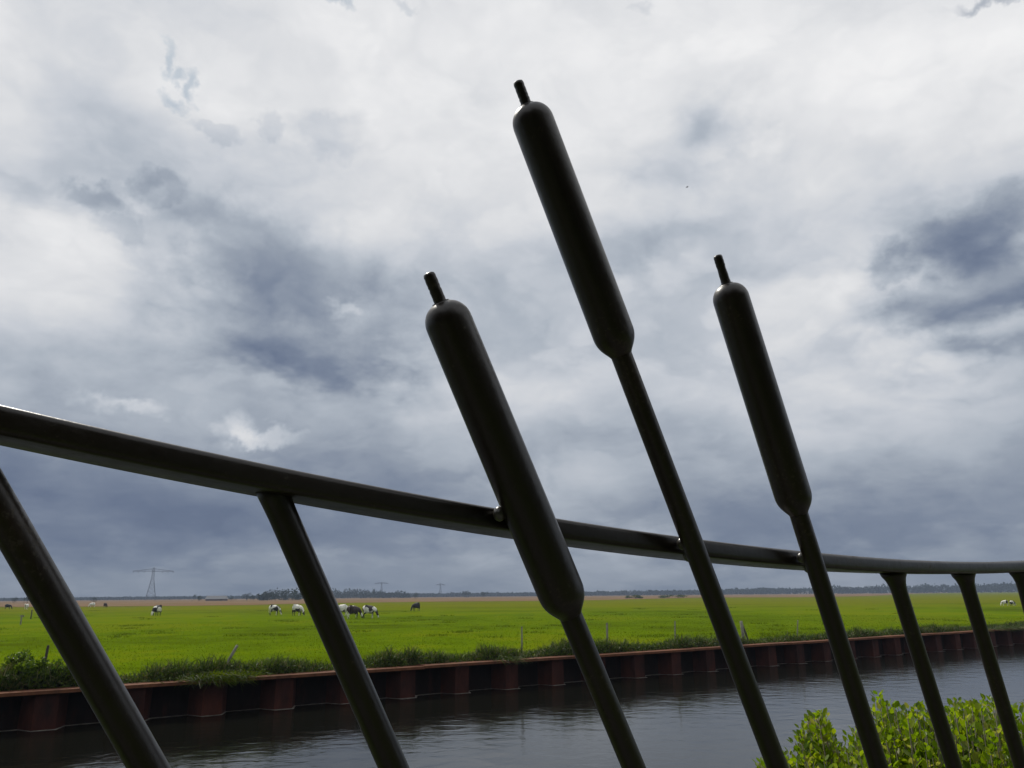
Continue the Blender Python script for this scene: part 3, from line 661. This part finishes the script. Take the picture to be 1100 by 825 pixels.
# ------------------------------------------------------------------ near shrub, lower right
def near_shrub():
    rng = np.random.default_rng(31); base = at_dist(1040, 700, 2.45); root = empty('shrub', (base.x, base.y, 1.36)); B = Vector((base.x, base.y, 1.36))
    tag(root, 'bright yellow green leafy shrub behind the railing at the lower right', 'shrub')
    sx = [814, 840, 852, 860, 876, 886, 897, 906, 918, 932, 944, 955, 975, 1000, 1015, 1028, 1045, 1060, 1075, 1090, 1110, 1300]
    sy = [818, 812, 806, 778, 764, 768, 800, 796, 782, 768, 744, 756, 762, 756, 764, 752, 758, 752, 750, 764, 752, 760]
    st = MB(); Ps = []; Ds = []; Ss = []; Ls = []
    for i in range(1000):
        x = rng.uniform(814, 1290) if i > 170 else rng.uniform(818, 1110); y = np.interp(x, sx, sy) + (0 if i < 170 else rng.random() * 75) + rng.uniform(0, 8)
        r = rng.uniform(2.1, 3.0) if i > 170 else rng.uniform(2.3, 2.6)
        top = at_dist(x, y, r) - B; foot = Vector((top.x * .35 + rng.normal() * .05, top.y * .35 + rng.normal() * .05, 0))
        mid = foot.lerp(top, .55) + Vector((top.x * .12, top.y * .12, 0)); st.tube([foot, mid, top], [.003, .0018, .0010], 5)
        nl = 24
        ax = (top - mid).normalized(); a0 = rng.random() * 6.3
        for j in range(nl):
            u = j / (nl - 1); p_ = top.lerp(mid, u * .8); 
            for q in (0, 1):
                an = a0 + j * 1.57 + q * pi; sdv = ax.orthogonal().normalized(); sdv = Matrix.Rotation(an, 3, ax) @ sdv
                d_ = (sdv * rng.uniform(.5, 1.0) + ax * (1.1 - u * .7) + Vector(rng.normal(size=3) * .18)).normalized()
                s_ = d_.cross(ax + Vector(rng.normal(size=3) * .3)).normalized()
                Ps.append(p_ + sdv * .006); Ds.append(d_); Ss.append(s_); Ls.append(rng.uniform(.017, .036) * (.6 + .5 * min(1, u * 3)))
        
    Ls = np.array(Ls); V, F = leaf_arrays(np.array(Ps), np.array(Ds), np.array(Ss), Ls, Ls * .62)
    me = np_mesh('foliage', V, F, True); obj('foliage', me, SHRUB, root); st.build('stem', TWIG, root, True)
near_shrub()

# ------------------------------------------------------------------ trees behind the viewer (seen as the dark band mirrored in the steel)
for i, (x, y, h, lab) in enumerate([(-10, -6, 9.5, 'leftmost broad tree in the row behind the path'), (-4.5, -9, 10.5, 'tall tree second from the left behind the path'), (2, -9.5, 10, 'middle tree of the row on the near bank'), (8, -8, 10, 'broad tree at the right behind the path'), (13, -3.5, 9, 'rightmost tree on the near bank')]):
    tr = tree(0, 0, h, h * .5, lab, 5200, 'trees on the near bank behind the path', 40 + i, 'tree', TREE, .04, Vector((x, y, 1.38)))
    tr.location.z = 1.38

# ------------------------------------------------------------------ the railing with its cattails
rail = empty('railing', fp(.6, 0, PZ)); tag(rail, 'dark painted steel railing with leaning bars and three cattail finials', 'railing')
RI = Matrix.Translation(-rail.location)
def fen(x, y, off=0):
    d = ray(x, y); k = (DA + off) / d.dot(NF); return EYE + d * k
rpx = [(0, 457), (137, 487), (300, 521), (450, 547), (560, 566), (650, 579.5), (735, 590), (865, 603), (965, 609), (1040, 610), (1100, 608)]
rp = [fen(x, y) for x, y in rpx]; S = np.array([p_.dot(EF) for p_ in rp]); Z = np.array([p_.z for p_ in rp])
co = np.polyfit(S, Z, 4)
def rz_(s):
    if s < S[0]: return float(np.polyval(co, S[0]) + (S[0] - s) * .135)
    if s > S[-1]: return float(np.polyval(co, S[-1]) + (s - S[-1]) * .035)
    return float(np.polyval(co, s))
RH, RW = .0165, .040
def handrail():
    svals = np.concatenate([np.arange(-1.2, 0, .03), np.arange(0, 1.45, .015), np.arange(1.45, 3.4, .04)])
    b = MB(); pr = []; rad = .0042
    for cx, cy, a0 in ((RW / 2 - rad, RH / 2 - rad, 0), (-RW / 2 + rad, RH / 2 - rad, 90), (-RW / 2 + rad, -RH / 2 + rad, 180), (RW / 2 - rad, -RH / 2 + rad, 270)):
        for k in range(5): a = radians(a0 + k * 22.5); pr.append((cx + rad * cos(a), cy + rad * sin(a)))
    n = len(pr); V = []
    for s in svals:
        ctr = fp(s, 0, 0); ctr.z = rz_(s); dz = (rz_(s + .01) - rz_(s - .01)) / .02
        T = (EF + Vector((0, 0, dz))).normalized(); N = NF; Uu = T.cross(N); Uu = Uu if Uu.z > 0 else -Uu
        bank = radians(np.interp(s, [0, .2, .55, .8, 1.0, 1.3], [0, .5, 3.5, 3, -.5, -1]))   # the flat bar twists slightly
        A = N * cos(bank) + Uu * sin(bank); B = Uu * cos(bank) - N * sin(bank)
        V += [RI @ (ctr + A * u + B * v) for u, v in pr]
    Fc = [(i * n + j, i * n + (j + 1) % n, (i + 1) * n + (j + 1) % n, (i + 1) * n + j) for i in range(len(svals) - 1) for j in range(n)]
    b.add(V, Fc); b.f += [tuple(range(n - 1, -1, -1)), tuple(range((len(svals) - 1) * n, len(svals) * n))]
    return b.build('handrail', IRON, rail, True)
handrail()
def lathe(base, axis, prof, seg=28):
    """prof: (distance along the axis, radius)"""
    b = MB(); b.tube([base + axis * d for d, r in prof], [max(r, .0002) for d, r in prof], seg); return b
R_BAR = .0096; ZB = PZ + .14
feet = []
def post(a, b_px, flare=True):
    A = fen(*a); Bp = fen(*b_px); d = (Bp - A).normalized(); L = (A.z - (PZ + .02)) / -d.z
    s = A.dot(EF); A2 = A
    pr = [(-.004, R_BAR * 1.75), (.002, R_BAR * 1.6), (.008, R_BAR * 1.28), (.016, R_BAR * 1.06), (.026, R_BAR)] if flare else [(-.004, R_BAR * 1.12), (.006, R_BAR * 1.05), (.018, R_BAR)]
    k = 14; pr += [(.03 + (L - .03) * i / k, R_BAR) for i in range(1, k + 1)]
    lathe(RI @ A2, d, pr).build('post', IRON, rail, True); feet.append(A2 + d * L)
post((-380, 385), (-270, 560), False)
post((-48, 462), (160, 825), False)
post((292, 526), (423, 825), False)
post((960, 615.5), (1025, 825)); post((1035, 616), (1097.5, 825)); post((1096, 614), (1150, 825)); post((1143, 611), (1192, 825))
def cattail(tip, h0, h1, foot, rh, rs, beads):
    off = .036
    A = fen(*tip, off); Bp = fen(*foot, off); d = (Bp - A).normalized(); L = (A.z - (PZ + .02)) / -d.z
    def along(px):   # distance along the axis whose projection is nearest to the photo point
        best = min(range(0, 1400), key=lambda i: (lambda q: (q[0] - px[0]) ** 2 + (q[1] - px[1]) ** 2)(proj(A + d * i * .0005))); return best * .0005
    l0, l1 = along(h0), along(h1)
    stem = lathe(RI @ A, d, [(l1 - .02, rs * .9)] + [(l1 - .015 + (L - l1 + .015) * i / 20, rs) for i in range(21)]).build('cattail_stem', IRON, rail, True)
    H = l1 - l0; pr = []
    n = 12; dm = rh * .95
    for i in range(n + 1): a = pi / 2 * i / n; pr.append((l0 + dm * (1 - cos(a)), max(.0068, rh * sin(a) ** .84)))
    for i in range(1, 16): pr.append((l0 + dm + (H - 2 * dm) * i / 16, rh))
    for i in range(1, 23):
        u = i / 22; pr.append((l1 - .95 * rh + 1.25 * rh * u, rs * 1.01 + (rh - rs * 1.01) * (1 - u ** 2.6) ** 1.35))
    lathe(RI @ A, d, pr, 40).build('cattail_head', IRON, stem, True)
    rt = .0048
    rng = random.Random(int(tip[0]))
    tp = [(0, rt * .5), (.0010, rt * .9), (.003, rt * 1.02)] + [(.003 + (l0 + .003) * i / 16, rt * (1 + .05 * rng.uniform(-1, 1)) + rt * .75 * max(0, (i - 11) / 5) ** 2) for i in range(1, 17)]
    lathe(RI @ A, d, tp, 16).build('cattail_tip', IRON, stem, True)
    for (bx, by, br, sc) in beads:
        w_ = MB(); C = fen(bx, by, .026); w_.sphere(RI @ C, br, sc, 14); w_.build('weld_bead', WELD, stem, True)
def proj(p_):
    v = p_ - EYE; z = v.dot(FW); return 550 + F0 * v.dot(RT) / z, 412.5 - F0 * v.dot(UP) / z
cattail((460, 293), (475, 324), (606, 656), (681, 825), .0185, .0092, [(536.5, 552, .0052, (1, 1, 1.15))])
cattail((556, 87), (567.5, 112), (663, 376), (835.5, 825), .0192, .0098, [(733, 584, .0052, (1, 1, 1.1)), (740, 597, .0058, (1, 1, 1))])
cattail((770.5, 274), (783, 304), (857, 546), (944, 825), .0192, .0098, [(861.5, 599, .0055, (1, 1, 1)), (869, 610, .0058, (1, 1, 1))])
# lower rail and its feet
lb = MB(); lb.tube([RI @ fp(-1.2, 0, PZ + .10), RI @ fp(3.4, 0, PZ + .10)], .012, 14); lb.build('lower_rail', IRON, rail, True)
for s_ in (-1.0, .9, 3.2):
    f_ = MB(); f_.tube([RI @ fp(s_, 0, PZ - .05), RI @ fp(s_, 0, PZ + .11)], .014, 14); f_.box(tuple(RI @ fp(s_, 0, PZ + .006)), (.09, .09, .012)); f_.build('foot', IRON, rail)

# ------------------------------------------------------------------ haze
hz = MB(); hz.box((250, 850, 23.5), (4200, 2100, 51))
hm = bpy.data.materials.new('haze_air'); hm.use_nodes = True; ht = hm.node_tree; ht.nodes.clear()
ho = ht.nodes.new('ShaderNodeOutputMaterial'); hv = ht.nodes.new('ShaderNodeVolumePrincipled')
hv.inputs['Color'].default_value = (.36, .44, .58, 1); hv.inputs['Density'].default_value = .00042; hv.inputs['Anisotropy'].default_value = 0
ht.links.new(hv.outputs[0], ho.inputs['Volume'])
ho_ = hz.build('haze', hm); tag(ho_, 'thin pale haze over the meadow fading the horizon', 'haze', kind='stuff')
